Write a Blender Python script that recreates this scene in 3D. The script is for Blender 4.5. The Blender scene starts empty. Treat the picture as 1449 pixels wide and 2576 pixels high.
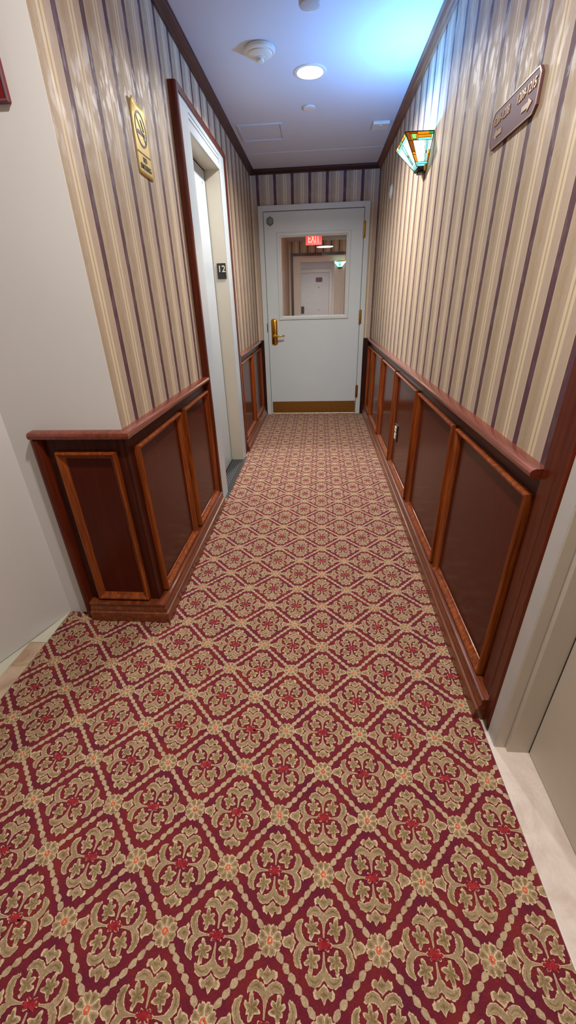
import bpy, bmesh, math, random
import numpy as np
from mathutils import Matrix, Vector

random.seed(7)
rng = np.random.default_rng(11)
scn = bpy.context.scene
COL = scn.collection

# ------------------------------------------------------------------ layout (metres; camera stands over the origin, hall runs along +y)
XL, XR, YB, YC, H = -0.700, 0.5685, 4.986, 1.355, 2.378
ZR = 0.850                      # top of the chair rail
DX, DY = 0.1175, 0.1213         # half pitch of the carpet lattice
AX, AY = -0.098, 0.5821         # one small carpet flower
PERS = [(-1.0, 0), (0, -1.0)]


# ------------------------------------------------------------------ node helpers
def lin(r, g, b):
    f = lambda c: (c / 255) / 12.92 if c / 255 <= 0.04045 else ((c / 255 + 0.055) / 1.055) ** 2.4
    return (f(r), f(g), f(b), 1.0)


class NT:
    def __init__(self, name):
        self.m = bpy.data.materials.new(name)
        self.m.use_nodes = True
        self.t = self.m.node_tree
        self.b = self.t.nodes['Principled BSDF']
        self.out = self.t.nodes['Material Output']

    def n(self, typ, **kw):
        nd = self.t.nodes.new(typ)
        for k, v in kw.items():
            if k.startswith('i_'):
                nd.inputs[k[2:].replace('_', ' ')].default_value = v
            else:
                setattr(nd, k, v)
        return nd

    def l(self, a, b):
        self.t.links.new(a, b)

    def pos(self):
        return self.n('ShaderNodeTexCoord').outputs['Object']

    def mapping(self, scale=(1, 1, 1), loc=(0, 0, 0)):
        mp = self.n('ShaderNodeMapping')
        mp.inputs['Scale'].default_value = scale
        mp.inputs['Location'].default_value = loc
        self.l(self.pos(), mp.inputs['Vector'])
        return mp.outputs[0]

    def noise(self, vec, scale=5, detail=3, rough=0.5, dist=0.0):
        nd = self.n('ShaderNodeTexNoise')
        nd.inputs['Scale'].default_value = scale
        nd.inputs['Detail'].default_value = detail
        nd.inputs['Roughness'].default_value = rough
        nd.inputs['Distortion'].default_value = dist
        self.l(vec, nd.inputs['Vector'])
        return nd

    def ramp(self, fac, stops, interp='LINEAR'):
        r = self.n('ShaderNodeValToRGB')
        r.color_ramp.interpolation = interp
        e = r.color_ramp.elements
        while len(e) > 1:
            e.remove(e[-1])
        e[0].position, e[0].color = stops[0]
        for p, c in stops[1:]:
            el = e.new(p)
            el.color = c
        self.l(fac, r.inputs['Fac'])
        return r.outputs['Color']

    def math(self, op, a, b=None):
        nd = self.n('ShaderNodeMath', operation=op)
        for i, v in enumerate((a, b)):
            if v is None:
                continue
            if isinstance(v, (int, float)):
                nd.inputs[i].default_value = v
            else:
                self.l(v, nd.inputs[i])
        return nd.outputs[0]

    def mixc(self, fac, a, b, typ='MIX'):
        nd = self.n('ShaderNodeMix', data_type='RGBA', blend_type=typ)
        for s, v in (('Factor', fac), ('A', a), ('B', b)):
            inp = [i for i in nd.inputs if i.name == s and i.type == ('VALUE' if s == 'Factor' else 'RGBA')][0]
            if isinstance(v, (int, float, tuple)):
                inp.default_value = v
            else:
                self.l(v, inp)
        return [o for o in nd.outputs if o.type == 'RGBA'][0]

    def set(self, **kw):
        for k, v in kw.items():
            i = self.b.inputs[k.replace('_', ' ')]
            if isinstance(v, (int, float, tuple)):
                i.default_value = v
            else:
                self.l(v, i)
        return self

    def bump(self, h, strength=0.2, dist=0.002):
        bp = self.n('ShaderNodeBump')
        bp.inputs['Strength'].default_value = strength
        bp.inputs['Distance'].default_value = dist
        self.l(h, bp.inputs['Height'])
        self.l(bp.outputs[0], self.b.inputs['Normal'])


def plain(name, rgb, rough=0.5, metal=0.0, var=0.05, scale=18, spec=0.5, bump=0.0, coat=0.0):
    t = NT(name)
    c = lin(*rgb)
    nz = t.noise(t.pos(), scale, 4)
    lo = tuple(max(0, v * (1 - var)) for v in c[:3]) + (1,)
    hi = tuple(min(1, v * (1 + var)) for v in c[:3]) + (1,)
    t.set(Base_Color=t.ramp(nz.outputs['Fac'], [(0.3, lo), (0.7, hi)]), Roughness=rough, Metallic=metal)
    t.b.inputs['Specular IOR Level'].default_value = spec
    if coat:
        t.b.inputs['Coat Weight'].default_value = coat
        t.b.inputs['Coat Roughness'].default_value = 0.08
    if bump:
        n2 = t.noise(t.pos(), 220, 2)
        t.bump(n2.outputs['Fac'], bump, 0.001)
    return t.m


def wood(name, dark, light, axis='z', rough=0.28, coat=0.35, scale=1.0, spec=0.35):
    """stained, varnished wood; the grain runs along the given axis"""
    t = NT(name)
    s = {'x': (1.6, 34, 34), 'y': (34, 1.6, 34), 'z': (34, 34, 1.6)}[axis]
    v = t.mapping(tuple(k * scale for k in s))
    n1 = t.noise(v, 1.6, 6, 0.62, 0.6)
    v2 = t.mapping(tuple(k * 3.4 * scale for k in s))
    n2 = t.noise(v2, 2.0, 3, 0.6)
    f = t.math('ADD', t.math('MULTIPLY', n1.outputs['Fac'], 0.7), t.math('MULTIPLY', n2.outputs['Fac'], 0.3))
    d, l = lin(*dark), lin(*light)
    t.set(Base_Color=t.ramp(f, [(0.32, d), (0.5, tuple(0.6 * a + 0.4 * b for a, b in zip(d, l))), (0.66, l)]), Roughness=rough)
    t.b.inputs['Coat Weight'].default_value = coat
    t.b.inputs['Coat Roughness'].default_value = 0.1
    t.b.inputs['Specular IOR Level'].default_value = spec
    t.bump(f, 0.08, 0.001)
    return t.m


def wallpaper(name, axis, sign, s0, period):
    """vertical stripes: aubergine line, tan ground, a double cream line; a silvery leafy damask shows in the sheen"""
    t = NT(name)
    sep = t.n('ShaderNodeSeparateXYZ')
    t.l(t.pos(), sep.inputs[0])
    c = sep.outputs['XYZ'.index(axis)]
    wob = t.noise(t.mapping((3, 3, 1.2)), 1.0, 2)
    c = t.math('ADD', c, t.math('MULTIPLY', t.math('SUBTRACT', wob.outputs['Fac'], 0.5), 0.004))
    u = t.math('MULTIPLY', t.math('SUBTRACT', c, s0), sign / period)
    u = t.math('FRACT', u)
    D, T1, T2, C, E_ = lin(92, 62, 70), lin(178, 158, 132), lin(183, 163, 144), lin(216, 198, 166), lin(196, 177, 151)
    T3 = lin(170, 149, 122)
    col = t.ramp(u, [(0.0, D), (0.084, D), (0.096, E_), (0.12, T1), (0.30, T3), (0.36, T1), (0.45, T2), (0.475, T1), (0.49, C), (0.555, C),
                     (0.565, T1), (0.595, T1), (0.605, C), (0.665, C), (0.685, T2), (0.88, T2), (0.90, E_), (0.912, E_), (0.92, D), (1.0, D)])
    # damask relief
    warp = t.noise(t.mapping((9, 9, 6)), 1.0, 3, 0.55)
    vm = t.n('ShaderNodeVectorMath', operation='MULTIPLY_ADD')
    t.l(warp.outputs['Color'], vm.inputs[0])
    vm.inputs[1].default_value = (0.09, 0.09, 0.09)
    t.l(t.pos(), vm.inputs[2])
    mp = t.n('ShaderNodeMapping')
    mp.inputs['Scale'].default_value = (30, 30, 13)
    t.l(vm.outputs[0], mp.inputs[0])
    vo = t.n('ShaderNodeTexVoronoi', feature='SMOOTH_F1')
    vo.inputs['Scale'].default_value = 1.0
    vo.inputs['Smoothness'].default_value = 0.4
    t.l(mp.outputs[0], vo.inputs['Vector'])
    fine = t.noise(t.mapping((70, 70, 22)), 1.0, 4, 0.6, 1.2)
    mask = t.math('ADD', t.math('MULTIPLY', vo.outputs['Distance'], 0.55), t.math('MULTIPLY', fine.outputs['Fac'], 0.9))
    mask = t.ramp(mask, [(0.60, (1, 1, 1, 1)), (0.72, (0, 0, 0, 1))])
    weave = t.noise(t.mapping((160, 160, 420)), 1.0, 2)
    col = t.mixc(0.10, col, t.ramp(weave.outputs['Fac'], [(0.3, (0.25, 0.2, 0.15, 1)), (0.7, (0.75, 0.7, 0.62, 1))]), 'OVERLAY')
    ro = t.n('ShaderNodeMapRange')
    ro.inputs['To Min'].default_value = 0.55
    ro.inputs['To Max'].default_value = 0.46
    t.l(mask, ro.inputs['Value'])
    t.set(Base_Color=col, Roughness=ro.outputs[0])
    sp = t.n('ShaderNodeMapRange')
    sp.inputs['To Min'].default_value = 0.22
    sp.inputs['To Max'].default_value = 0.70
    t.l(mask, sp.inputs['Value'])
    t.l(sp.outputs[0], t.b.inputs['Specular IOR Level'])
    t.bump(mask, 0.05, 0.001)
    return t.m


def emissive(name, rgb, strength, base=None):
    t = NT(name)
    c = lin(*rgb)
    nz = t.noise(t.pos(), 60, 3)
    t.set(Base_Color=lin(*(base or rgb)), Roughness=0.25)
    t.b.inputs['Emission Color'].default_value = c
    st = t.n('ShaderNodeMapRange')
    st.inputs['To Min'].default_value = strength * 0.8
    st.inputs['To Max'].default_value = strength * 1.2
    t.l(nz.outputs['Fac'], st.inputs['Value'])
    t.l(st.outputs[0], t.b.inputs['Emission Strength'])
    return t.m


def glass_mat(name):
    t = NT(name)
    t.t.nodes.remove(t.b)
    tr = t.n('ShaderNodeBsdfTransparent')
    tr.inputs[0].default_value = (0.90, 0.93, 0.93, 1)
    gl = t.n('ShaderNodeBsdfGlossy')
    gl.inputs['Roughness'].default_value = 0.01
    fr = t.n('ShaderNodeFresnel')
    fr.inputs['IOR'].default_value = 1.5
    mx = t.n('ShaderNodeMixShader')
    t.l(fr.outputs[0], mx.inputs[0])
    t.l(tr.outputs[0], mx.inputs[1])
    t.l(gl.outputs[0], mx.inputs[2])
    t.l(mx.outputs[0], t.out.inputs[0])
    return t.m


def marble(name, base, vein):
    t = NT(name)
    n1 = t.noise(t.pos(), 6, 6, 0.6, 1.4)
    n2 = t.noise(t.pos(), 22, 5, 0.6, 2.5)
    c = t.ramp(n1.outputs['Fac'], [(0.35, lin(*vein)), (0.5, lin(*base)), (0.7, lin(*[min(255, v + 10) for v in base]))])
    c2 = t.mixc(t.ramp(n2.outputs['Fac'], [(0.46, (0, 0, 0, 1)), (0.5, (0.35, 0.35, 0.35, 1)), (0.54, (0, 0, 0, 1))]), c, lin(*vein))
    t.set(Base_Color=c2, Roughness=0.35)
    return t.m


def carpet_mat(name, c1, c2, c3, patch=14):
    t = NT(name)
    n1 = t.noise(t.pos(), patch, 4, 0.6)
    n2 = t.noise(t.pos(), 260, 3, 0.7)
    c = t.ramp(n1.outputs['Fac'], [(0.32, lin(*c1)), (0.5, lin(*c2)), (0.68, lin(*c3))])
    c = t.mixc(0.45, c, t.ramp(n2.outputs['Fac'], [(0.25, (0.15, 0.15, 0.15, 1)), (0.75, (0.85, 0.85, 0.85, 1))]), 'OVERLAY')
    t.set(Base_Color=c, Roughness=0.95)
    t.b.inputs['Specular IOR Level'].default_value = 0.1
    t.b.inputs['Sheen Weight'].default_value = 0.15
    t.bump(n2.outputs['Fac'], 0.5, 0.003)
    return t.m


M = {}
M['paper_left'] = wallpaper('striped wallpaper left', 'Y', 1, 1.494, 0.1797)
M['paper_right'] = wallpaper('striped wallpaper right', 'Y', -1, 1.1785, 0.1705)
M['paper_back'] = wallpaper('striped wallpaper back', 'X', 1, -0.114, 0.1717)
M['plaster'] = plain('white painted plaster', (212, 208, 205), 0.6, var=0.02, scale=3, spec=0.25, bump=0.05)
M['ceiling'] = plain('ceiling paint', (208, 210, 216), 0.7, var=0.02, scale=2, spec=0.2, bump=0.06)
M['door_paint'] = plain('pale door paint', (205, 213, 211), 0.38, var=0.015, scale=4)
M['door_edge'] = plain('door frame paint', (205, 210, 206), 0.35, var=0.015, scale=4)
M['elev_paint'] = plain('elevator enamel', (186, 194, 197), 0.3, var=0.02, scale=5)
M['elev_jamb'] = plain('elevator jamb enamel', (204, 195, 176), 0.32, var=0.03, scale=5)
M['cream_paint'] = plain('cream door paint', (202, 190, 174), 0.4, var=0.03, scale=5)
M['grey_paint'] = plain('grey white frame paint', (190, 186, 181), 0.45, var=0.04, scale=9)
M['gap'] = plain('dark gap', (28, 27, 26), 0.9, var=0.1)
M['stile_z'] = wood('mahogany stile', (42, 14, 9), (88, 33, 18), 'z', 0.3, 0.05, 1.0, 0.15)
M['stile_y'] = wood('mahogany rail board', (42, 14, 9), (86, 32, 18), 'y', 0.3, 0.05, 1.0, 0.15)
M['panel'] = wood('mahogany panel', (70, 22, 12), (83, 28, 16), 'z', 0.18, 0.04, 0.8, 0.13)
M['mould_z'] = wood('chestnut moulding upright', (80, 30, 11), (176, 88, 34), 'z', 0.3, 0.12, 1.0, 0.25)
M['rail_y'] = wood('red mahogany chair rail', (96, 36, 22), (142, 62, 40), 'y', 0.25, 0.5)
M['rail_x'] = wood('red mahogany chair rail return', (96, 36, 22), (142, 62, 40), 'x', 0.25, 0.5)
M['base_y'] = wood('base moulding', (82, 34, 16), (142, 72, 36), 'y', 0.28, 0.45)
M['base_x'] = wood('base moulding return', (82, 34, 16), (142, 72, 36), 'x', 0.28, 0.45)
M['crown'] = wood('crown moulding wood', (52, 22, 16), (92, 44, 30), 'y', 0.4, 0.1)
M['crown_lit'] = wood('crown moulding wood lit right', (84, 40, 26), (136, 78, 50), 'y', 0.4, 0.1)  # wall lamp's light on the right crown put into a lighter brown
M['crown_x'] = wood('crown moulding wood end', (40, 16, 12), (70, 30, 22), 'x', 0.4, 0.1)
M['trim_red'] = wood('red brown trim', (66, 22, 10), (112, 44, 21), 'z', 0.3, 0.12, 1.0, 0.2)
M['dark_board'] = wood('dark corner board', (36, 12, 10), (58, 22, 16), 'z', 0.35, 0.3)
M['brass'] = plain('polished brass', (214, 165, 72), 0.22, 1.0, 0.06, 30)
M['brass_dull'] = plain('brushed brass', (172, 130, 70), 0.38, 1.0, 0.08, 40)
M['gold'] = plain('satin gold', (198, 168, 96), 0.48, 0.7, 0.08, 8)
M['black'] = plain('black print', (26, 23, 20), 0.5, var=0.1)
M['gunmetal'] = plain('gunmetal', (112, 116, 118), 0.4, 0.6, 0.1)
M['sill'] = plain('elevator sill metal', (74, 74, 72), 0.42, 0.8, 0.2, 60)
M['sill_dk'] = plain('sill groove', (33, 33, 33), 0.6, 0.3, 0.2, 60)
M['sill_lt'] = plain('sill rib', (160, 160, 156), 0.35, 0.8, 0.2, 60)
M['white_plastic'] = plain('off white plastic', (222, 218, 206), 0.4, var=0.02)
M['grey_plastic'] = plain('pale grey plastic', (190, 192, 192), 0.4, var=0.03)
M['dark_plastic'] = plain('dark plastic', (42, 36, 32), 0.4, var=0.1)
M['plum'] = plain('plum sign plastic', (106, 66, 74), 0.5, var=0.05, spec=0.25)
M['sign_gold'] = plain('tan raised lettering', (176, 146, 112), 0.35, 0.3, 0.06)
M['red_sign'] = plain('dark red sign', (112, 22, 26), 0.3, var=0.06)
M['ivory'] = plain('ivory print', (222, 216, 190), 0.5, var=0.04)
M['glass'] = glass_mat('clear pane')
M['marble'] = marble('pale marble', (226, 211, 198), (208, 188, 174))
M['marble_pink'] = marble('pink beige marble', (198, 172, 146), (168, 136, 110))
M['tile'] = plain('pale floor tile', (206, 204, 184), 0.35, var=0.06, scale=9)
M['lamp'] = emissive('downlight lens', (255, 250, 242), 40)
M['g_white'] = emissive('milky lamp glass', (244, 255, 246), 2.6)
M['g_cyan'] = emissive('aqua lamp glass', (120, 238, 226), 1.15)
M['g_pale'] = emissive('pale aqua lamp glass', (190, 250, 240), 1.5)
M['g_orange'] = emissive('amber lamp glass', (244, 148, 10), 0.85)
M['g_brown'] = emissive('brown lamp glass', (150, 84, 16), 0.6)
M['g_green'] = emissive('green lamp glass', (40, 190, 70), 0.55)
M['g_lime'] = emissive('lime lamp glass', (150, 240, 130), 0.9)
M['g_red'] = emissive('red lamp glass', (240, 70, 80), 0.9)
M['g_yellow'] = emissive('yellow lamp glass', (226, 214, 50), 0.8)
M['came'] = plain('lead came', (40, 34, 24), 0.5, 0.4, 0.15)
M['exit_red'] = emissive('exit sign red', (255, 40, 30), 1.6)
M['exit_hot'] = emissive('exit letters', (255, 150, 130), 2.2)
M['c_red'] = carpet_mat('carpet red pile', (98, 30, 50), (114, 35, 45), (126, 42, 40), 13)
M['c_edge'] = carpet_mat('carpet light beige pile', (194, 164, 126), (208, 180, 142), (216, 190, 152), 30)
M['c_fill'] = carpet_mat('carpet tan pile', (146, 122, 90), (160, 135, 102), (172, 146, 112), 40)
M['c_olive'] = carpet_mat('carpet olive pile', (122, 98, 62), (136, 110, 72), (146, 120, 84), 40)
M['c_bead'] = carpet_mat('carpet bead pile', (168, 142, 110), (184, 158, 126), (194, 168, 134), 40)
M['c_hot'] = carpet_mat('carpet scarlet pile', (136, 30, 44), (152, 38, 46), (166, 48, 50), 60)
M['c_coral'] = carpet_mat('carpet coral pile', (206, 84, 56), (216, 98, 68), (226, 110, 80), 60)


# ------------------------------------------------------------------ mesh helpers
class MB:
    def __init__(self):
        self.v, self.f, self.mi = [], [], []

    def poly(self, pts, mi=0):
        i = len(self.v)
        self.v += [tuple(p) for p in pts]
        self.f.append(tuple(range(i, i + len(pts))))
        self.mi.append(mi)
        return self

    def box(self, x0, x1, y0, y1, z0, z1, mi=0):
        x0, x1 = min(x0, x1), max(x0, x1)
        y0, y1 = min(y0, y1), max(y0, y1)
        z0, z1 = min(z0, z1), max(z0, z1)
        i = len(self.v)
        self.v += [(x, y, z) for z in (z0, z1) for y in (y0, y1) for x in (x0, x1)]
        for q in ((0, 2, 3, 1), (4, 5, 7, 6), (0, 1, 5, 4), (2, 6, 7, 3), (0, 4, 6, 2), (1, 3, 7, 5)):
            self.f.append(tuple(i + k for k in q))
            self.mi.append(mi)
        return self

    def loft(self, rings, closed=True, caps=True, mi=0):
        """rings of equal length joined in order"""
        i = len(self.v)
        n = len(rings[0])
        for r in rings:
            self.v += [tuple(p) for p in r]
        for k in range(len(rings) - 1):
            for j in range(n if closed else n - 1):
                a, b = i + k * n + j, i + k * n + (j + 1) % n
                self.f.append((a, b, b + n, a + n))
                self.mi.append(mi)
        if caps:
            self.f.append(tuple(i + j for j in range(n))[::-1])
            self.f.append(tuple(i + (len(rings) - 1) * n + j for j in range(n)))
            self.mi += [mi, mi]
        return self

    def ring_frame(self, outer, inner, mp, h0, h1, mi=0):
        """flat rectangular frame with thickness; rects are (u0,u1,v0,v1), mp(u,v,h) gives the point"""
        def c(r):
            return [(r[0], r[2]), (r[1], r[2]), (r[1], r[3]), (r[0], r[3])]
        o, n = c(outer), c(inner)
        rings = [[mp(*p, h0) for p in o], [mp(*p, h1) for p in o], [mp(*p, h1) for p in n], [mp(*p, h0) for p in n], [mp(*p, h0) for p in o]]
        return self.loft(rings, True, False, mi)

    def frame_mould(self, rect, prof, mp, mi=0):
        """mitred picture-frame moulding, prof is [(inset, height)]"""
        u0, u1, v0, v1 = rect
        rings = []
        for d, h in prof:
            rings.append([mp(u0 + d, v0 + d, h), mp(u1 - d, v0 + d, h), mp(u1 - d, v1 - d, h), mp(u0 + d, v1 - d, h)])
        return self.loft(rings, True, False, mi)

    def lathe(self, prof, seg=40, centre=(0, 0, 0), axis='z', mi=0, sx=1, sy=1):
        rings = []
        for r, h in prof:
            ring = []
            for k in range(seg):
                a = 2 * math.pi * k / seg
                p = (r * math.cos(a) * sx, r * math.sin(a) * sy, h)
                if axis == 'x':
                    p = (p[2], p[0], p[1])
                elif axis == 'y':
                    p = (p[0], p[2], p[1])
                ring.append(tuple(c + q for c, q in zip(centre, p)))
            rings.append(ring)
        return self.loft(rings, True, True, mi)

    def tube(self, pts, rad, seg=14, mi=0):
        pts = [Vector(p) for p in pts]
        rad = rad if isinstance(rad, (list, tuple)) else [rad] * len(pts)
        rings = []
        for k, p in enumerate(pts):
            d = (pts[min(k + 1, len(pts) - 1)] - pts[max(k - 1, 0)]).normalized()
            u = d.orthogonal().normalized() if k == 0 else (u - d * u.dot(d)).normalized()
            w = d.cross(u)
            rings.append([tuple(p + rad[k] * (math.cos(2 * math.pi * j / seg) * u + math.sin(2 * math.pi * j / seg) * w)) for j in range(seg)])
        return self.loft(rings, True, True, mi)

    def sweep_plan(self, path, normals, prof, mi=0, miters=None):
        """horizontal moulding: path in plan, one outward normal per segment, prof [(out, z)] open from the wall round to the wall"""
        n = len(path)
        rings = []
        for k in range(n):
            ring = []
            for o, z in prof:
                if k == 0:
                    nn = normals[0]
                elif k == n - 1:
                    nn = normals[-1]
                else:
                    nn = (normals[k - 1][0] + normals[k][0], normals[k - 1][1] + normals[k][1])
                ring.append((path[k][0] + nn[0] * o, path[k][1] + nn[1] * o, z))
            rings.append(ring)
        return self.loft(rings, True, True, mi)

    def build(self, name, mats, parent=None, smooth=False, bevel=0.0, seg=2):
        me = bpy.data.meshes.new(name)
        me.from_pydata(self.v, [], self.f)
        mats = mats if isinstance(mats, (list, tuple)) else [mats]
        for m in mats:
            me.materials.append(M[m] if isinstance(m, str) else m)
        me.polygons.foreach_set('material_index', self.mi)
        bm = bmesh.new()
        bm.from_mesh(me)
        bmesh.ops.remove_doubles(bm, verts=bm.verts, dist=1e-6)
        bmesh.ops.recalc_face_normals(bm, faces=bm.faces)
        if bevel:
            ed = [e for e in bm.edges if len(e.link_faces) == 2 and e.calc_face_angle(0) > 0.6]
            bmesh.ops.bevel(bm, geom=ed, offset=bevel, segments=seg, profile=0.6, affect='EDGES', clamp_overlap=True)
        bm.to_mesh(me)
        bm.free()
        if smooth:
            me.polygons.foreach_set('use_smooth', [True] * len(me.polygons))
        o = bpy.data.objects.new(name, me)
        COL.objects.link(o)
        if smooth:
            try:
                me.set_sharp_from_angle(angle=math.radians(35))
            except Exception:
                pass
        if parent is not None:
            o.parent = parent
            o.matrix_parent_inverse = Matrix.Translation(parent_world(parent)).inverted()
        return o


def parent_world(p):
    v = Vector((0, 0, 0))
    while p is not None:
        v += p.location
        p = p.parent if False else None
    return v


def tag(o, label=None, cat=None, group=None, kind=None):
    for k, v in (('label', label), ('category', cat), ('group', group), ('kind', kind)):
        if v:
            o[k] = v
    return o


def thing(name, label=None, cat=None, loc=(0, 0, 0), group=None, kind=None):
    o = bpy.data.objects.new(name, None)
    o.empty_display_size = 0.05
    o.location = loc
    COL.objects.link(o)
    return tag(o, label, cat, group, kind)


def struct(name, mb, mats, label=None, parent=None, **kw):
    o = mb.build(name, mats, parent, **kw)
    if parent is None:
        tag(o, label, None, None, 'structure')
    return o


# mapping from wall coordinates (u along the view's left-to-right, v up, h out of the wall)
def on_left(x=XL):
    return lambda u, v, h: (x + h, u, v)


def on_right(x=XR):
    return lambda u, v, h: (x - h, u, v)


def on_front(y=YC):
    return lambda u, v, h: (u, y - h, v)


def on_ceiling(z=H):
    return lambda u, v, h: (u, v, z - h)


def lettering(name, text, size, origin, ux, uz, mat, parent, depth=0.001, align='CENTER', spacing=1.0, sx=1.0, bold=0.0):
    cu = bpy.data.curves.new(name, 'FONT')
    cu.body = text
    cu.size = size
    cu.align_x = align
    cu.align_y = 'CENTER'
    cu.extrude = depth
    cu.offset = bold
    cu.space_character = spacing
    cu.resolution_u = 4
    tmp = bpy.data.objects.new(name + '_curve', cu)
    COL.objects.link(tmp)
    bpy.context.view_layer.update()
    me = bpy.data.meshes.new_from_object(tmp.evaluated_get(bpy.context.evaluated_depsgraph_get()))
    bpy.data.objects.remove(tmp)
    ux, uz = Vector(ux), Vector(uz)
    n = ux.cross(uz)
    mtx = Matrix(((ux.x, uz.x, n.x, origin[0]), (ux.y, uz.y, n.y, origin[1]), (ux.z, uz.z, n.z, origin[2]), (0, 0, 0, 1)))
    me.transform(mtx @ Matrix.Diagonal((sx, 1, 1, 1)))
    me.materials.clear()
    me.materials.append(M[mat])
    o = bpy.data.objects.new(name, me)
    COL.objects.link(o)
    o.parent = parent
    o.matrix_parent_inverse = Matrix.Translation(parent_world(parent)).inverted()
    return o


def plate_poly(pts, mp, h0, h1, mb=None, mi=0):
    mb = mb or MB()
    return mb.loft([[mp(u, v, h0) for u, v in pts], [mp(u, v, h1) for u, v in pts]], True, True, mi)


def round_rect(u0, u1, v0, v1, r, n=5):
    pts = []
    for cx, cy, a0 in ((u1 - r, v0 + r, -90), (u1 - r, v1 - r, 0), (u0 + r, v1 - r, 90), (u0 + r, v0 + r, 180)):
        for k in range(n + 1):
            a = math.radians(a0 + 90 * k / n)
            pts.append((cx + r * math.cos(a), cy + r * math.sin(a)))
    return pts


def chamfer_rect(u0, u1, v0, v1, c):
    return [(u0 + c, v0), (u1 - c, v0), (u1, v0 + c), (u1, v1 - c), (u1 - c, v1), (u0 + c, v1), (u0, v1 - c), (u0, v0 + c)]


# ------------------------------------------------------------------ carpet
def stroke(pts, w, n=22):
    """tapered stroke -> outline polygon; pts centreline (mm), w half widths"""
    P = np.array(pts, float)
    t = np.r_[0, np.cumsum(np.hypot(*np.diff(P, axis=0).T))]
    s = np.linspace(0, t[-1], n)
    # smooth the centreline a little with a quadratic-ish resample
    X = np.interp(s, t, P[:, 0])
    Y = np.interp(s, t, P[:, 1])
    for _ in range(2):
        X[1:-1] = (X[:-2] + 2 * X[1:-1] + X[2:]) / 4
        Y[1:-1] = (Y[:-2] + 2 * Y[1:-1] + Y[2:]) / 4
    W = np.interp(s, t, w)
    dx, dy = np.gradient(X), np.gradient(Y)
    L = np.hypot(dx, dy) + 1e-9
    nx, ny = -dy / L, dx / L
    return X, Y, nx, ny, W


def stroke_poly(st, shrink=0.0):
    X, Y, nx, ny, W = st
    w = np.maximum(W - shrink, 0.15)
    k = slice(None)
    if shrink > 0:
        k = slice(1, -1)
    a = np.c_[X + nx * w, Y + ny * w][k]
    b = np.c_[X - nx * w, Y - ny * w][k]
    return np.r_[a, b[::-1]]


def star(c, lobes, notch=7.0, n=7):
    """blob with lobes [(angle deg, radius)]"""
    out = []
    A = sorted(lobes)
    for i, (a, r) in enumerate(A):
        a2 = A[(i + 1) % len(A)][0] + (360 if i == len(A) - 1 else 0)
        half = min(15, (a2 - a) / 2.6)
        for da, rr in ((-half * 0.9, r * 0.86), (-half * .35, r * .99), (half * .35, r * .99), (half * 0.9, r * 0.86)):
            out.append((c[0] + rr * math.cos(math.radians(a + da)), c[1] + rr * math.sin(math.radians(a + da))))
        m = (a + a2) / 2
        out.append((c[0] + notch * math.cos(math.radians(m)), c[1] + notch * math.sin(math.radians(m))))
    return np.array(out)


def scaled(poly, k):
    c = poly.mean(0)
    return (poly - c) * k + c


def densify(poly, step=3.0):
    out = []
    for i in range(len(poly)):
        a, b = poly[i], poly[(i + 1) % len(poly)]
        n = max(1, int(np.hypot(*(b - a)) / step))
        for k in range(n):
            out.append(a + (b - a) * k / n)
    return np.array(out)


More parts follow.
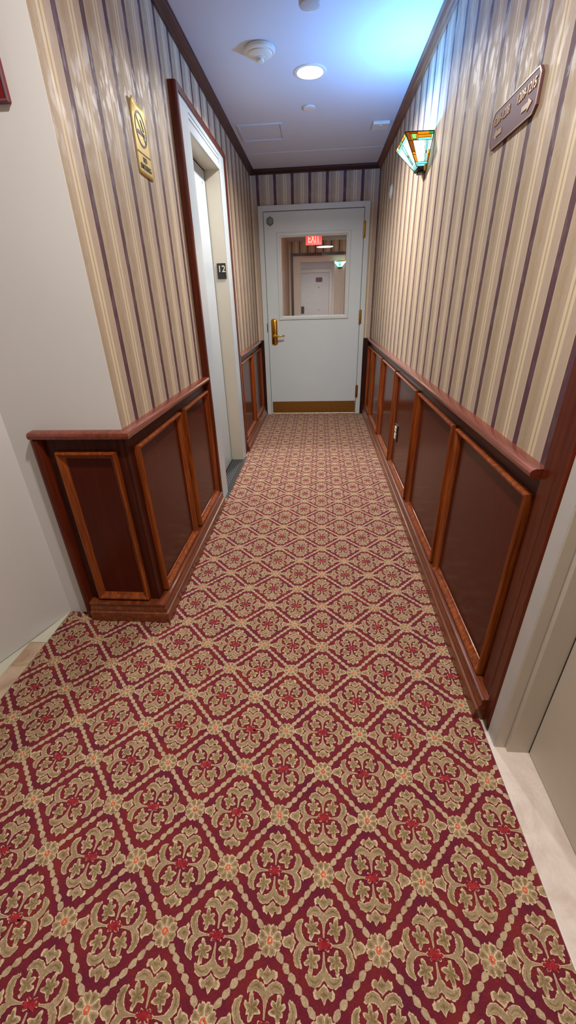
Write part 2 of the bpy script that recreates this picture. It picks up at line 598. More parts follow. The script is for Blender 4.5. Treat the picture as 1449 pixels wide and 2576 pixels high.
def carpet_cell():
    """polygons of one medallion, the flower above it and its two upper bead lines: [(layer material, z mm, polygon mm)]"""
    S = []
    EDGE, FILL, OLIVE, BEAD, HOT, CORAL = 1, 2, 3, 4, 5, 6

    def both(st, sh=1.7):
        dz = 0.02 if sh < 1.5 else 0.0      # thin stems keep a clean outline
        S.append((EDGE, 0.5 + dz, stroke_poly(st)))
        S.append((FILL, 0.9 + dz, stroke_poly(st, sh)))

    for s in (1, -1):
        # upright stem and its two curling leaves
        for q in (1, -1):
            S.append((OLIVE, 1.25, stroke_poly(stroke([(9 * q, 50 * s), (16 * q, 55.5 * s), (24 * q, 55.5 * s), (31 * q, 50 * s)], [.4, 1.3, 1.5, .4], 10))))
            S.append((OLIVE, 1.25, stroke_poly(stroke([(52 * s, 8 * q), (57 * s, 17 * q), (57 * s, 26 * q), (52 * s, 33 * q)], [.4, 1.3, 1.5, .4], 10))))
        both(stroke([(0, 10 * s), (0, 24 * s), (0, 36 * s), (0, 48 * s)], [1.5, 2.2, 4.6, 7.0]), 1.2)
        for q in (1, -1):
            both(stroke([(0, 38 * s), (5 * q, 46 * s), (12 * q, 52.5 * s), (22 * q, 55 * s), (30 * q, 52 * s), (37.5 * q, 44.5 * s)], [6.0, 7.0, 8.0, 8.3, 6.8, 2.0]))
        f = np.array([(0, 56), (-6, 61), (-13, 67), (-18.5, 63.5), (-22, 69), (-20.5, 76), (-13, 79), (-8.5, 74), (-5, 78), (0, 85),
                      (5, 78), (8.5, 74), (13, 79), (20.5, 76), (22, 69), (18.5, 63.5), (13, 67), (6, 61)], float) * (1, s)
        S.append((EDGE, 0.5, densify(f)))
        S.append((FILL, 0.9, densify(scaled(f, 0.78))))
        S.append((OLIVE, 1.2, densify(scaled(f, 0.30))))
        # sideways stem, leaves and trefoil
        both(stroke([(16 * s, 0), (28 * s, 0), (40 * s, 0), (50 * s, 0)], [1.5, 2.4, 4.8, 6.5]), 1.2)
        for q in (1, -1):
            both(stroke([(42 * s, 0), (49 * s, 5 * q), (55 * s, 13 * q), (57.5 * s, 23 * q), (55 * s, 31 * q), (46.5 * s, 38.5 * q)], [5.6, 6.6, 7.6, 8.0, 6.6, 2.0]))
        f = np.array([(59.5, 0), (64, 6), (64.5, 13.5), (69, 16.5), (73, 11), (79, 10), (87, 7), (91.5, 0),
                      (87, -7), (79, -10), (73, -11), (69, -16.5), (64.5, -13.5), (64, -6)], float) * (s, 1)
        S.append((EDGE, 0.5, densify(f)))
        S.append((FILL, 0.9, densify(scaled(f, 0.76))))
        S.append((OLIVE, 1.2, densify(scaled(f, 0.28))))
        for q in (1, -1):
            c = (25.5 * s, 24.5 * q)
            lob = [(82, 20), (22, 16.5), (-38, 12), (-80, 18), (198, 17.5), (140, 16)]
            lob = [((a if s > 0 else 180 - a), r) for a, r in lob]
            lob = [((a if q > 0 else -a) % 360, r) for a, r in lob]
            st = star(c, [(a, r * 1.08) for a, r in lob], 9.5)
            S.append((EDGE, 0.5, densify(st)))
            S.append((FILL, 0.9, densify(scaled(st, 0.80))))
            st2 = star(c, [(a, r * .62) for a, r in lob], 2.0)
            S.append((OLIVE, 1.2, densify(st2)))
    # scarlet heart with fine light outline
    heart = star((0, 0), [(0, 17), (38, 13), (90, 9.5), (142, 13), (180, 17), (218, 13), (270, 9.5), (322, 13)], 7.5)
    S.append((EDGE, 0.6, densify(scaled(heart, 1.1))))
    S.append((HOT, 1.0, densify(heart)))
    for q in (1, -1):
        S.append((0, 1.3, densify(np.array([(-3.2, 7.5 * q), (0, 11.5 * q), (3.2, 7.5 * q), (0, 4.5 * q)], float))))
    # eight-petalled flower
    fc = np.array((0, DY * 1000))
    for k in range(8):
        a = math.radians(22.5 + 45 * k)
        d = np.array((math.cos(a), math.sin(a)))
        n = np.array((-d[1], d[0]))
        pet = np.array([fc + d * 5 - n * 2, fc + d * 13 - n * 6.5, fc + d * 20 - n * 9, fc + d * 25.5 - n * 7, fc + d * 27 - n * 3, fc + d * 24.5, fc + d * 27 + n * 3,
                        fc + d * 25.5 + n * 7, fc + d * 20 + n * 9, fc + d * 13 + n * 6.5, fc + d * 5 + n * 2])
        S.append((EDGE, 0.5, densify(pet)))
        S.append((FILL, 0.9, densify(scaled(pet, 0.74))))
        S.append((OLIVE, 1.2, densify(scaled(pet, 0.36))))
    S.append((CORAL, 1.4, star(tuple(fc), [(k * 60, 6.8) for k in range(6)], 6.0)))
    S.append((EDGE, 1.7, star(tuple(fc), [(k * 90, 2.6) for k in range(4)], 2.2)))
    # bead lines
    for q in (1, -1):
        A, B = np.array((0, DY * 1000)), np.array((q * DX * 1000, 0.0))
        d = (B - A) / np.hypot(*(B - A))
        n = np.array((-d[1], d[0]))
        for k in range(6):
            c = A + (B - A) * (0.21 + 0.116 * k)
            b = []
            for j in range(12):
                t = 2 * math.pi * j / 12
                b.append(c + d * 10.2 * math.cos(t) * (1 - 0.12 * abs(math.sin(t))) + n * 6.6 * math.sin(t))
            S.append((BEAD, 0.5, np.array(b)))
    return S


def build_carpet(x0, x1, y0, y1):
    cell = carpet_cell()
    V, F, MI = [], [], []
    base = 0
    m0, m1 = int((x0 - AX) / DX) - 2, int((x1 - AX) / DX) + 2
    n0, n1 = int((y0 - AY) / DY) - 2, int((y1 - AY) / DY) + 2
    for m in range(m0, m1 + 1):
        for n in range(n0, n1 + 1):
            if (m + n) % 2 == 0:
                continue
            cx, cy = AX + m * DX, AY + n * DY
            if cx < XL - 0.15 and cy > YC + 0.15:
                continue
            far = cy > 2.6
            for qi, (mi, z, poly) in enumerate(cell):
                if far and mi == 3:
                    continue
                p = poly.copy()
                if cy < 1.8:
                    p = p + rng.normal(0, 0.0 if mi == 3 or z in (0.52, 0.92) else 0.7, p.shape)
                x, y = cx + p[:, 0] / 1000, cy + p[:, 1] / 1000
                if x.max() < x0 or x.min() > x1 or y.max() < y0 or y.min() > y1:
                    continue
                # clip to the carpet's edges
                x, y = np.clip(x, x0, x1), np.clip(y, y0, y1)
                k = len(x)
                V.append(np.c_[x, y, np.full(k, z / 1000 + 4e-6 * (qi % 60))])
                F.append(tuple(range(base, base + k)))
                MI.append(mi)
                base += k
    V.append(np.array([(x0, y0, 0), (x1, y0, 0), (x1, y1, 0), (x0, y1, 0)]))
    F.append((base, base + 1, base + 2, base + 3))
    MI.append(0)
    me = bpy.data.meshes.new('floor')
    me.from_pydata(np.concatenate(V).tolist(), [], F)
    for k in ('c_red', 'c_edge', 'c_fill', 'c_olive', 'c_bead', 'c_hot', 'c_coral'):
        me.materials.append(M[k])
    me.polygons.foreach_set('material_index', MI)
    # all tufts face up
    bm = bmesh.new()
    bm.from_mesh(me)
    bmesh.ops.triangulate(bm, faces=bm.faces[:], ngon_method='EAR_CLIP')
    bm.normal_update()
    bmesh.ops.dissolve_degenerate(bm, dist=2e-5, edges=bm.edges[:])
    bm.normal_update()
    for f in bm.faces:
        if f.normal.z < 0:
            f.normal_flip()
    bm.to_mesh(me)
    bm.free()
    o = bpy.data.objects.new('floor', me)
    COL.objects.link(o)
    return tag(o, 'dark red wall-to-wall carpet with beige medallions in a beaded diamond lattice', None, None, 'structure')


build_carpet(-1.13, 0.536, -0.75, YB + 0.02)

# plain floor around the carpet (behind the camera, the side passage, beyond the end door)
struct('floor', MB().box(-2.6, 1.0, -3.2, YB + 0.12, -0.06, -0.004), 'tile', 'pale tiled floor at the left edge beside the pink marble strip')

# ------------------------------------------------------------------ walls, ceiling
EY0, EY1, EZ = 2.500, 3.505, 2.112          # outside of the elevator's steel frame
EX = -0.672                                  # its face
mb = MB()
mb.box(-1.128, XL, YC + 0.002, EY0 - 0.002, 0, H)
mb.box(-1.128, XL, EY0 - 0.002, EY1 + 0.002, EZ + 0.002, H)
mb.box(-1.128, XL, EY1 + 0.002, YB + 0.1, 0, H)
struct('wall_left', mb, 'paper_left', 'left wall papered in tan, cream and plum stripes')
struct('wall_left_return', MB().box(-1.13, XL, YC - 0.002, YC + 0.0018, 0, H), 'plaster', 'white plaster wall facing the camera at the left')
P0, P1 = (-1.13, YC - 0.002), (-1.43, 0.62)
mb = MB()
mb.loft([[(P0[0], P0[1], z), (P1[0], P1[1], z), (P1[0] - 0.12, P1[1] + 0.05, z), (P0[0] - 0.02, P0[1] + 0.2, z)] for z in (0, H)])
struct('wall_left_corner', mb, 'plaster', 'white plaster wall turning away at the left edge')
mb = MB()
mb.box(XR, XR + 0.12, 0.856, YB + 0.1, 0, H)
mb.box(XR, XR + 0.12, -0.22, 0.856, 2.09, H)
mb.box(XR, XR + 0.12, -3.2, -0.22, 0, H)
struct('wall_right', mb, 'paper_right', 'right wall papered in tan, cream and plum stripes')
mb = MB()
DXL, DXR, DZ = -0.638, 0.487, 2.090           # outside of the end door's frame
mb.box(XL, DXL + 0.002, YB, YB + 0.1, 0, H)
mb.box(DXR - 0.002, XR, YB, YB + 0.1, 0, H)
mb.box(DXL + 0.002, DXR - 0.002, YB, YB + 0.1, DZ - 0.002, H)
struct('wall_back', mb, 'paper_back', 'striped wall around the door at the end of the hall')
mb = MB()
mb.box(-2.6, 1.0, -3.2, 4.50, H, H + 0.1)
mb.box(-2.6, 1.0, 4.50, YB + 0.1, H - 0.002, H + 0.1)
struct('ceiling', mb, 'ceiling', 'plain painted ceiling of the hall')
struct('wall_behind', MB().box(-2.6, 1.0, -3.3, -3.2, 0, H), 'plaster', 'plain wall behind the camera')
struct('wall_side', MB().box(-2.7, -2.6, -3.3, 3.0, 0, H), 'plaster', 'plain wall of the side passage')

# crown moulding
prof = [(0, 2.338), (0.012, 2.338), (0.016, 2.345), (0.026, 2.350), (0.036, 2.362), (0.040, 2.372), (0.044, 2.373), (0.044, H), (0, H)]
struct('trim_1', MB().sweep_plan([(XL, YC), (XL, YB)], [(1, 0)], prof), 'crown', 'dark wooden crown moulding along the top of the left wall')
struct('trim_2', MB().sweep_plan([(XR, -0.2), (XR, YB)], [(-1, 0)], prof), 'crown_lit', 'brown wooden crown moulding along the top of the right wall')
struct('trim_3', MB().sweep_plan([(XL, YB), (XR, YB)], [(0, -1)], prof), 'crown_x', 'dark wooden crown moulding above the end door')

# ------------------------------------------------------------------ wainscot
BT = 0.009
MOULD = [(0, BT - 0.002), (0, 0.026), (0.002, 0.031), (0.006, 0.032), (0.010, 0.029), (0.018, 0.019), (0.026, 0.0125), (0.028, BT - 0.002)]
RAIL = [(0, ZR), (0.030, ZR - 0.001), (0.037, ZR - 0.004), (0.041, ZR - 0.011), (0.040, ZR - 0.019), (0.034, ZR - 0.026), (0.022, ZR - 0.028), (0, ZR - 0.028)]
BASE = [(0, 0), (0.055, 0), (0.055, 0.040), (0.052, 0.047), (0.046, 0.050), (0.046, 0.060), (0.041, 0.068), (0.040, 0.078), (0.043, 0.084), (0.041, 0.091), (0.034, 0.093), (0, 0.093)]
PZ0, PZ1 = 0.102, 0.773


def add_panel(par, mp, u0, u1, label=None):
    mb = MB().box(0, 0, 0, 0, 0, 0)
    mb = MB()
    a, b = mp(u0 + 0.02, PZ0 + 0.02, BT - 0.001), mp(u1 - 0.02, PZ1 - 0.02, BT + 0.001)
    mb.box(a[0], b[0], a[1], b[1], a[2], b[2])
    p = mb.build('panel', 'panel', par)
    MB().frame_mould((u0, u1, PZ0, PZ1), MOULD, mp).build('moulding', 'mould_z', p)
    return p


# right wall
w = thing('wainscot', 'long dark mahogany wainscot of six panels along the right wall', 'wainscot', (XR, 2.9, 0))
MB().box(XR - BT, XR - 0.0005, 0.978, YB - 0.004, 0.03, ZR - 0.02).build('backboard', 'stile_y', w)
for a, b in ((0.992, 1.607), (1.654, 2.300), (2.362, 3.032), (3.078, 3.720), (3.806, 4.445), (4.540, 4.915)):
    add_panel(w, on_right(), a, b)
MB().sweep_plan([(XR, 0.978), (XR, YB - 0.003)], [(-1, 0)], RAIL).build('chair_rail', 'rail_y', w, smooth=True)
mb = MB().sweep_plan([(XR, 0.900), (XR, YB - 0.003)], [(-1, 0)], BASE)
struct('baseboard_right', mb, 'base_y', 'stepped wooden baseboard along the right wall', smooth=True)

# left wall near, wrapping round the corner
w = thing('wainscot', 'dark mahogany wainscot wrapping the near left corner, below the gold sign', 'wainscot', (XL, 1.9, 0))
mb = MB()
mb.box(XL + 0.0005, XL + BT, YC - BT, 2.468, 0.03, ZR - 0.02)
mb.box(-1.00, XL + 0.001, YC - BT, YC - 0.0025, 0.03, ZR - 0.02)
mb.build('backboard', 'stile_z', w)
add_panel(w, on_left(), 1.402, 1.916)
add_panel(w, on_left(), 1.984, 2.447)
add_panel(w, on_front(), -0.957, -0.731)
MB().sweep_plan([(-1.031, YC - 0.002), (XL, YC - 0.002), (XL, 2.468)], [(0, -1), (1, 0)], RAIL).build('chair_rail', 'rail_y', w, smooth=True)
endp = [(-1.031, 0.0025), (-1.031, 0.030), (-1.026, 0.038), (-1.016, 0.041), (-1.004, 0.036), (-0.999, 0.026), (-0.999, 0.0025)]
MB().loft([[(x, YC - o, z) for x, o in endp] for z in (0.001, ZR - 0.03)]).build('end_trim', 'trim_red', w, smooth=True)
mb = MB().sweep_plan([(-0.998, YC - 0.002), (XL, YC - 0.002), (XL, 2.468)], [(0, -1), (1, 0)], BASE)
struct('baseboard_left', mb, 'base_y', 'stepped wooden baseboard round the near left corner', smooth=True)

# left wall far
w = thing('wainscot', 'short dark mahogany wainscot between the elevator and the end door', 'wainscot', (XL, 4.3, 0))
MB().box(XL + 0.0005, XL + BT, 3.572, YB - 0.004, 0.03, ZR - 0.02).build('backboard', 'stile_y', w)
for a, b in ((3.64, 4.245), (4.31, 4.925)):
    add_panel(w, on_left(), a, b)
MB().sweep_plan([(XL, 3.572), (XL, YB - 0.003)], [(1, 0)], RAIL).build('chair_rail', 'rail_y', w, smooth=True)
struct('baseboard_far_left', MB().sweep_plan([(XL, 3.572), (XL, YB - 0.003)], [(1, 0)], BASE), 'base_y', 'wooden baseboard between the elevator and the end door', smooth=True)
# boards closing the gap beside the end door
struct('trim_4', MB().box(XL + 0.001, DXL - 0.001, YB - 0.022, YB - 0.001, 0, ZR - 0.001), 'dark_board', 'dark narrow board left of the end door, chair rail height', bevel=0.002)
struct('trim_5', MB().box(DXR + 0.001, XR - 0.001, YB - 0.022, YB - 0.001, 0, ZR - 0.001), 'dark_board', 'dark narrow board right of the end door, chair rail height', bevel=0.002)

# ------------------------------------------------------------------ end door
d = thing('door_1', 'pale painted fire door with a square window at the end of the hall', None, (-0.07, YB, 0), None, 'structure')
SX0, SX1, SZ = -0.583, 0.432, 2.040
mp = on_front(YB)
mb = MB()
fx = [(DXL, 0.0), (DXL, DZ), (DXR, DZ), (DXR, 0.0)]
mb.box(DXL, SX0 - 0.004, YB - 0.022, YB + 0.1, 0, DZ)
mb.box(SX1 + 0.004, DXR, YB - 0.022, YB + 0.1, 0, DZ)
mb.box(SX0 - 0.004, SX1 + 0.004, YB - 0.022, YB + 0.1, SZ + 0.004, DZ)
mb.build('door_frame', 'door_edge', d, bevel=0.003)
mb = MB()
mb.box(SX0 - 0.004, SX0 - 0.0005, YB + 0.004, YB + 0.02, 0, SZ)
mb.box(SX1 + 0.0005, SX1 + 0.004, YB + 0.004, YB + 0.02, 0, SZ)
mb.box(SX0, SX1, YB + 0.004, YB + 0.02, SZ + 0.0005, SZ + 0.004)
mb.build('door_gap', 'gap', d)
WX0, WX1, WZ0, WZ1 = -0.420, 0.270, 1.088, 1.827
leaf = MB().ring_frame((SX0, SX1, 0.010, SZ), (WX0, WX1, WZ0, WZ1), mp, -0.045, 0.010).build('door_leaf', 'door_paint', d, bevel=0.002)
mb = MB().frame_mould((WX0 - 0.036, WX1 + 0.036, WZ0 - 0.036, WZ1 + 0.036),
                      [(0, 0.009), (0, 0.017), (0.004, 0.020), (0.024, 0.020), (0.034, 0.013), (0.040, 0.006), (0.040, -0.01)], mp)
mb.build('window_moulding', 'door_edge', d)
MB().box(WX0 - 0.002, WX1 + 0.002, YB + 0.012, YB + 0.018, WZ0 - 0.002, WZ1 + 0.002).build('glass_pane', 'glass', d)
plate_poly(round_rect(-0.571, 0.429, 0.013, 0.152, 0.002), mp, 0.009, 0.012).build('kick_plate', 'brass_dull', d)['label'] = 'brushed brass kick plate'
mb = MB()
for z0 in (1.79, 0.995, 0.198):
    mb = MB()
    mb.lathe([(0.0075, z0), (0.0085, z0 + 0.003), (0.0085, z0 + 0.132), (0.0075, z0 + 0.135)], 14, (0.439, YB - 0.024, 0))
    mb.lathe([(0.004, z0 - 0.008), (0.006, z0 - 0.004), (0.006, z0)], 12, (0.439, YB - 0.024, 0))
    mb.lathe([(0.006, z0 + 0.135), (0.006, z0 + 0.139), (0.003, z0 + 0.143)], 12, (0.439, YB - 0.024, 0))
    mb.box(0.424, 0.454, YB - 0.0245, YB - 0.009, z0, z0 + 0.135)
    mb.build('hinge', 'brass_dull', d, smooth=True)
# lever set
hp = plate_poly(round_rect(-0.549, -0.480, 0.797, 1.068, 0.022, 6), mp, 0.009, 0.017)
hp.loft([[mp(u, v, h) for u, v in round_rect(-0.549 + i, -0.480 - i, 0.797 + i, 1.068 - i, 0.02, 6)] for h, i in ((0.016, 0.006), (0.033, 0.010), (0.038, 0.016))])
ho = hp.build('lock_plate', 'brass', d, smooth=True)
ho['label'] = 'tall polished brass lock plate'
mb = MB().lathe([(0.019, 0.0), (0.019, -0.012), (0.012, -0.016), (0.012, -0.05)], 20, (-0.514, YB - 0.036, 0.893), 'y')
mb.tube([(-0.514, YB - 0.078, 0.893), (-0.49, YB - 0.080, 0.8935), (-0.45, YB - 0.079, 0.894), (-0.412, YB - 0.076, 0.895), (-0.398, YB - 0.070, 0.893)], [0.012, 0.0105, 0.0095, 0.009, 0.006])
mb.build('lever_handle', 'brass', ho, smooth=True)
hx = []
for k in range(6):
    a = math.radians(30 + 60 * k)
    hx.append((-0.517 + 0.038 * math.cos(a), 1.962 + 0.041 * math.sin(a)))
mb = MB().loft([[mp(-0.517 + (u + 0.517) * s, 1.962 + (v - 1.962) * s, h) for u, v in hx] for h, s in ((0.009, 1), (0.02, 1), (0.03, 0.8))])
mb.build('magnet_plate', 'gunmetal', d, bevel=0.004)['label'] = 'grey hexagonal magnet plate'
plate_poly(round_rect(-0.597, -0.589, 0.930, 1.022, 0.002), mp, 0.0215, 0.0228).build('strike_plate', 'gap', d)

# ------------------------------------------------------------------ elevator
e = thing('door_2', 'white elevator doorway with a wooden surround on the left wall', None, (EX, 3.0, 0), None, 'structure')
OY0, OY1, OZ = 2.665, 3.347, 2.017
SLX = -0.772
mpl = on_left(EX)
# steel frame: returns, then a face with three fine steps on the head
mb = MB()
mb.box(-0.80, EX, EY0, OY0, 0, EZ)
mb.box(-0.80, EX, OY1, EY1, 0, EZ)
mb.box(-0.80, EX - 0.006, OY0, OY1, OZ, EZ)
mb.build('steel_frame', 'elev_jamb', e)
mb = MB()
mb.box(EX - 0.001, EX + 0.004, EY0, OY0, 0, EZ)
mb.box(EX - 0.001, EX + 0.004, OY1, EY1 - 0.0005, 0, EZ)
for z0, z1, o in ((OZ, 2.046, 0.004), (2.049, 2.066, 0.0005), (2.069, 2.086, 0.0025), (2.089, EZ, 0.004)):
    mb.box(EX - 0.008, EX + o, OY0, OY1, z0, z1)
mb.build('frame_face', 'elev_paint', e, bevel=0.001)
MB().box(EX - 0.0078, EX - 0.004, OY0, OY1, OZ + 0.002, EZ - 0.002).build('head_groove', 'gap', e)
MB().box(SLX - 0.03, SLX, OY0 - 0.02, OY1 - 0.006, 0.006, OZ + 0.03).build('sliding_panel', 'elev_paint', e)
mb = MB()
mb.box(SLX - 0.028, SLX + 0.0008, OY1 - 0.008, OY1 + 0.002, 0.006, OZ + 0.01)
mb.box(SLX - 0.028, SLX + 0.0008, OY0, OY1, OZ - 0.007, OZ + 0.01)
mb.build('door_gap', 'gap', e)
MB().lathe([(0.004, 0), (0.004, 0.001)], 12, (SLX, 3.262, 1.935), 'x', sy=1.8).build('release_key_hole', 'gunmetal', e)
# wooden surround
mb = MB()
prof = [(2.471, XL + 0.0005), (2.471, -0.672), (2.474, -0.666), (2.480, -0.662), (EY0 - 0.0005, -0.662), (EY0 - 0.0005, XL + 0.0005)]
mb.loft([[(x, y, z) for y, x in prof] for z in (0.0, 2.141)])
prof = [(EY1 + 0.0005, XL + 0.0005), (EY1 + 0.0005, -0.662), (3.556, -0.662), (3.566, -0.668), (3.570, XL + 0.0005)]
mb.loft([[(x, y, z) for y, x in prof] for z in (0.0, 2.141)])
mb.box(XL + 0.0005, -0.662, EY0 - 0.0005, EY1 + 0.0005, EZ + 0.0005, 2.141)
mb.build('wooden_surround', 'trim_red', e, bevel=0.002)
# sill
mb = MB()
mb.box(-0.80, -0.648, OY0 - 0.10, OY1 + 0.06, -0.003, 0.0035, 0)
mb.build('sill_plate', 'sill', e)
mb = MB()
for x, m in ((-0.757, 1), (-0.742, 0), (-0.727, 1), (-0.712, 0), (-0.697, 1)):
    mb.box(x - 0.005, x + 0.005, OY0 - 0.10, OY1 - 0.002, 0.0034, 0.0042, 0)
    mb.box(x + 0.0055, x + 0.0085, OY0 - 0.10, OY1 - 0.002, 0.0034, 0.0052, 1)
mb.build('sill_groove', ['sill_dk', 'sill_lt'], e)
# floor number plate on the jamb
s = thing('floor_number_plate', 'small black plate reading 12 on the elevator jamb', 'sign', (-0.712, OY1, 1.444))
mpj = on_front(OY1)
plate_poly(round_rect(-0.745, -0.681, 1.394, 1.492, 0.003), mpj, 0.0005, 0.004).build('plate', 'black', s)
lettering('lettering', '12', 0.058, (-0.712, OY1 - 0.0045, 1.455), (1, 0, 0), (0, 0, 1), 'ivory', s, 0.0008, bold=0.0004)
mb = MB()
for k, (u, v) in enumerate(((-0.722, 1.414), (-0.716, 1.414), (-0.708, 1.414), (-0.708, 1.409), (-0.702, 1.414))):
    mb.lathe([(0.0014, 0), (0.0008, -0.0012)], 8, (u, OY1 - 0.004, v), 'y')
mb.build('braille', 'gunmetal', s)

# ------------------------------------------------------------------ right hand doorway (recessed door beside the camera)
mb = MB()
tr = [(0.978, XR - 0.0005), (0.978, XR - 0.011), (0.972, XR - 0.015), (0.918, XR - 0.016), (0.914, XR - 0.011), (0.909, XR - 0.020), (0.900, XR - 0.024), (0.868, XR - 0.0245), (0.8565, XR - 0.021), (0.8565, XR - 0.0005)]
mb.loft([[(x, y, z) for y, x in tr] for z in (0.0, 2.15)])
struct('trim_6', mb, 'trim_red', 'wide red brown upright trim at the near end of the right wall')
d = thing('door_3', 'cream door recessed in a painted frame at the right edge', None, (0.64, 0.4, 0), None, 'structure')
mb = MB()
mb.loft([[(x, y, z) for x, y in ((0.545, 0.856), (0.545, 0.806), (0.578, 0.804), (0.578, 0.856))] for z in (0, 2.09)])
mb.box(0.545, 0.578, -0.22, -0.17, 0, 2.09)
mb.box(0.545, 0.578, -0.22, 0.856, 2.04, 2.09)
f = mb.build('frame_face', 'grey_paint', d, bevel=0.002)
mb = MB()
mb.box(0.5465, 0.576, 0.8035, 0.85, 0.001, 2.04)
mb.box(0.578, 0.642, 0.790, 0.85, 0.001, 2.04)
mb.box(0.642, 0.70, 0.796, 0.85, 0.001, 2.04)
mb.box(0.578, 0.70, -0.22, -0.16, 0.001, 2.04)
mb.build('door_stop', 'cream_paint', d, bevel=0.002)
MB().box(0.6405, 0.69, -0.155, 0.7865, 0.008, 2.03).build('door_leaf', 'cream_paint', d, bevel=0.001)
MB().box(0.6425, 0.685, 0.786, 0.791, 0.001, 2.03).build('door_gap', 'gap', d)

# thresholds
struct('trim_7', MB().box(0.534, 0.70, -0.22, 0.855, -0.004, 0.004), 'marble', 'pale marble threshold of the doorway at the right edge', bevel=0.002)
mb = MB()
mb.loft([[(x, y, z) for x, y in ((-1.131, 1.353), (-1.129, 1.160), (-1.197, 1.160))] for z in (-0.004, 0.003)])
struct('trim_8', mb, 'tile', 'cream triangular floor piece against the left wall')
mb = MB()
mb.loft([[(x, y, z) for x, y in ((-1.129, 1.158), (-1.129, 0.2), (-1.215, 0.2), (-1.198, 1.158))] for z in (-0.004, 0.003)])
struct('trim_9', mb, 'marble_pink', 'pink beige marble strip along the left carpet edge')

# ------------------------------------------------------------------ signs
# gold no smoking sign
SGY0, SGY1, SGZ0, SGZ1 = 1.938, 2.084, 1.691, 1.914
s = thing('no_smoking_sign', 'gold no smoking sign on the striped left wall', 'sign', (XL, 2.01, 1.80))
mp = on_left()
rr = round_rect(SGY0, SGY1, SGZ0, SGZ1, 0.010)
mb = MB()
n, m = 12, 14
# plate slightly bowed off the wall at its top left corner
grid = []
for j in range(m + 1):
    row = []
    for i in range(n + 1):
        u, v = i / n, j / m
        h = 0.0035 + 0.010 * max(0, v - 0.82) / 0.18 * max(0, 1 - u * 2.2)
        uu, vv = SGY0 + u * (SGY1 - SGY0), SGZ0 + v * (SGZ1 - SGZ0)
        r = 0.010
        cu = min(max(uu, SGY0 + r), SGY1 - r)
        cv = min(max(vv, SGZ0 + r), SGZ1 - r)
        if (uu < SGY0 + r or uu > SGY1 - r) and (vv < SGZ0 + r or vv > SGZ1 - r):
            L = math.hypot(uu - cu, vv - cv)
            if L > r:
                uu, vv = cu + (uu - cu) * r / L, cv + (vv - cv) * r / L
        row.append(mp(uu, vv, h))
    grid.append(row)
for j in range(m):
    for i in range(n):
        mb.poly([grid[j][i], grid[j][i + 1], grid[j + 1][i + 1], grid[j + 1][i]])
po = mb.build('plate', 'gold', s, smooth=True)
sol = po.modifiers.new('thickness', 'SOLIDIFY')
sol.thickness = 0.0025
sol.offset = 1 if po.data.polygons[0].normal.x < 0 else -1
# symbol: ring, bar, cigarette, smoke, rule
cy, cz, R = 2.016, 1.8385, 0.0545
mb = MB()
h0, h1 = 0.0030, 0.0048
seg = 48
rings = [[], [], [], []]
for k in range(seg):
    a = 2 * math.pi * k / seg
    for q, (rad, h) in enumerate(((R, h0), (R, h1), (R - 0.0075, h1), (R - 0.0075, h0))):
        rings[q].append(mp(cy + rad * math.cos(a), cz + rad * math.sin(a), h))
mb.loft(rings + [rings[0]], True, False)


def bar(mb, u0, v0, u1, v1, w, h0=0.0030, h1=0.0048):
    dx_, dy_ = u1 - u0, v1 - v0
    L = math.hypot(dx_, dy_)
    nx, ny = -dy_ / L * w / 2, dx_ / L * w / 2
    plate_poly([(u0 + nx, v0 + ny), (u1 + nx, v1 + ny), (u1 - nx, v1 - ny), (u0 - nx, v0 - ny)], mp, h0, h1, mb)


bar(mb, cy - 0.036, cz + 0.036, cy + 0.036, cz - 0.036, 0.0065)
bar(mb, cy - 0.036, cz - 0.012, cy + 0.028, cz - 0.012, 0.011)
bar(mb, cy + 0.030, cz - 0.012, cy + 0.034, cz - 0.012, 0.011)
for o in (0.0, 0.008):
    pts = [(cy + 0.022 + o, cz - 0.002), (cy + 0.018 + o, cz + 0.008), (cy + 0.012 + o, cz + 0.014), (cy + 0.010 + o, cz + 0.022), (cy + 0.002 + o, cz + 0.030)]
    for a, b in zip(pts, pts[1:]):
        bar(mb, *a, *b, 0.0022)
mb.build('symbol', 'black', s)
mb = MB()
bar(mb, 1.948, 1.7625, 2.078, 1.7625, 0.0035)
mb.build('rule', 'black', s)
lettering('lettering', 'NO', 0.024, (XL + 0.0046, 2.013, 1.744), (0, 1, 0), (0, 0, 1), 'black', s, 0.0004, bold=0.0003)
lettering('lettering', 'SMOKING', 0.024, (XL + 0.0046, 2.013, 1.7205), (0, 1, 0), (0, 0, 1), 'black', s, 0.0004, bold=0.0003, sx=1.0)

# room number sign on the right wall
s = thing('room_number_sign', 'plum sign with room numbers and two arrows on the right wall', 'sign', (XR, 1.65, 1.71))
mp = on_right()
RY0, RY1, RZ0, RZ1 = 1.478, 1.810, 1.662, 1.758
plate_poly(chamfer_rect(RY0, RY1, RZ0, RZ1, 0.016), mp, 0.0005, 0.008).build('plate', 'plum', s, bevel=0.001)
mb = MB()
o, i = chamfer_rect(RY0, RY1, RZ0, RZ1, 0.016), chamfer_rect(RY0 + 0.0028, RY1 - 0.0028, RZ0 + 0.0028, RZ1 - 0.0028, 0.0155)
mb.loft([[mp(u, v, 0.0075) for u, v in o], [mp(u, v, 0.0095) for u, v in o], [mp(u, v, 0.0095) for u, v in i], [mp(u, v, 0.0075) for u, v in i]], True, False)
mb.build('border', 'sign_gold', s)
lettering('lettering', '1201-1208', 0.031, (XR - 0.0090, 1.729, 1.7285), (0, -1, 0), (0, 0, 1), 'sign_gold', s, 0.0012, sx=0.92, bold=0.0002)
lettering('lettering', '1209-1215', 0.031, (XR - 0.0090, 1.557, 1.7285), (0, -1, 0), (0, 0, 1), 'sign_gold', s, 0.0012, sx=0.92, bold=0.0002)


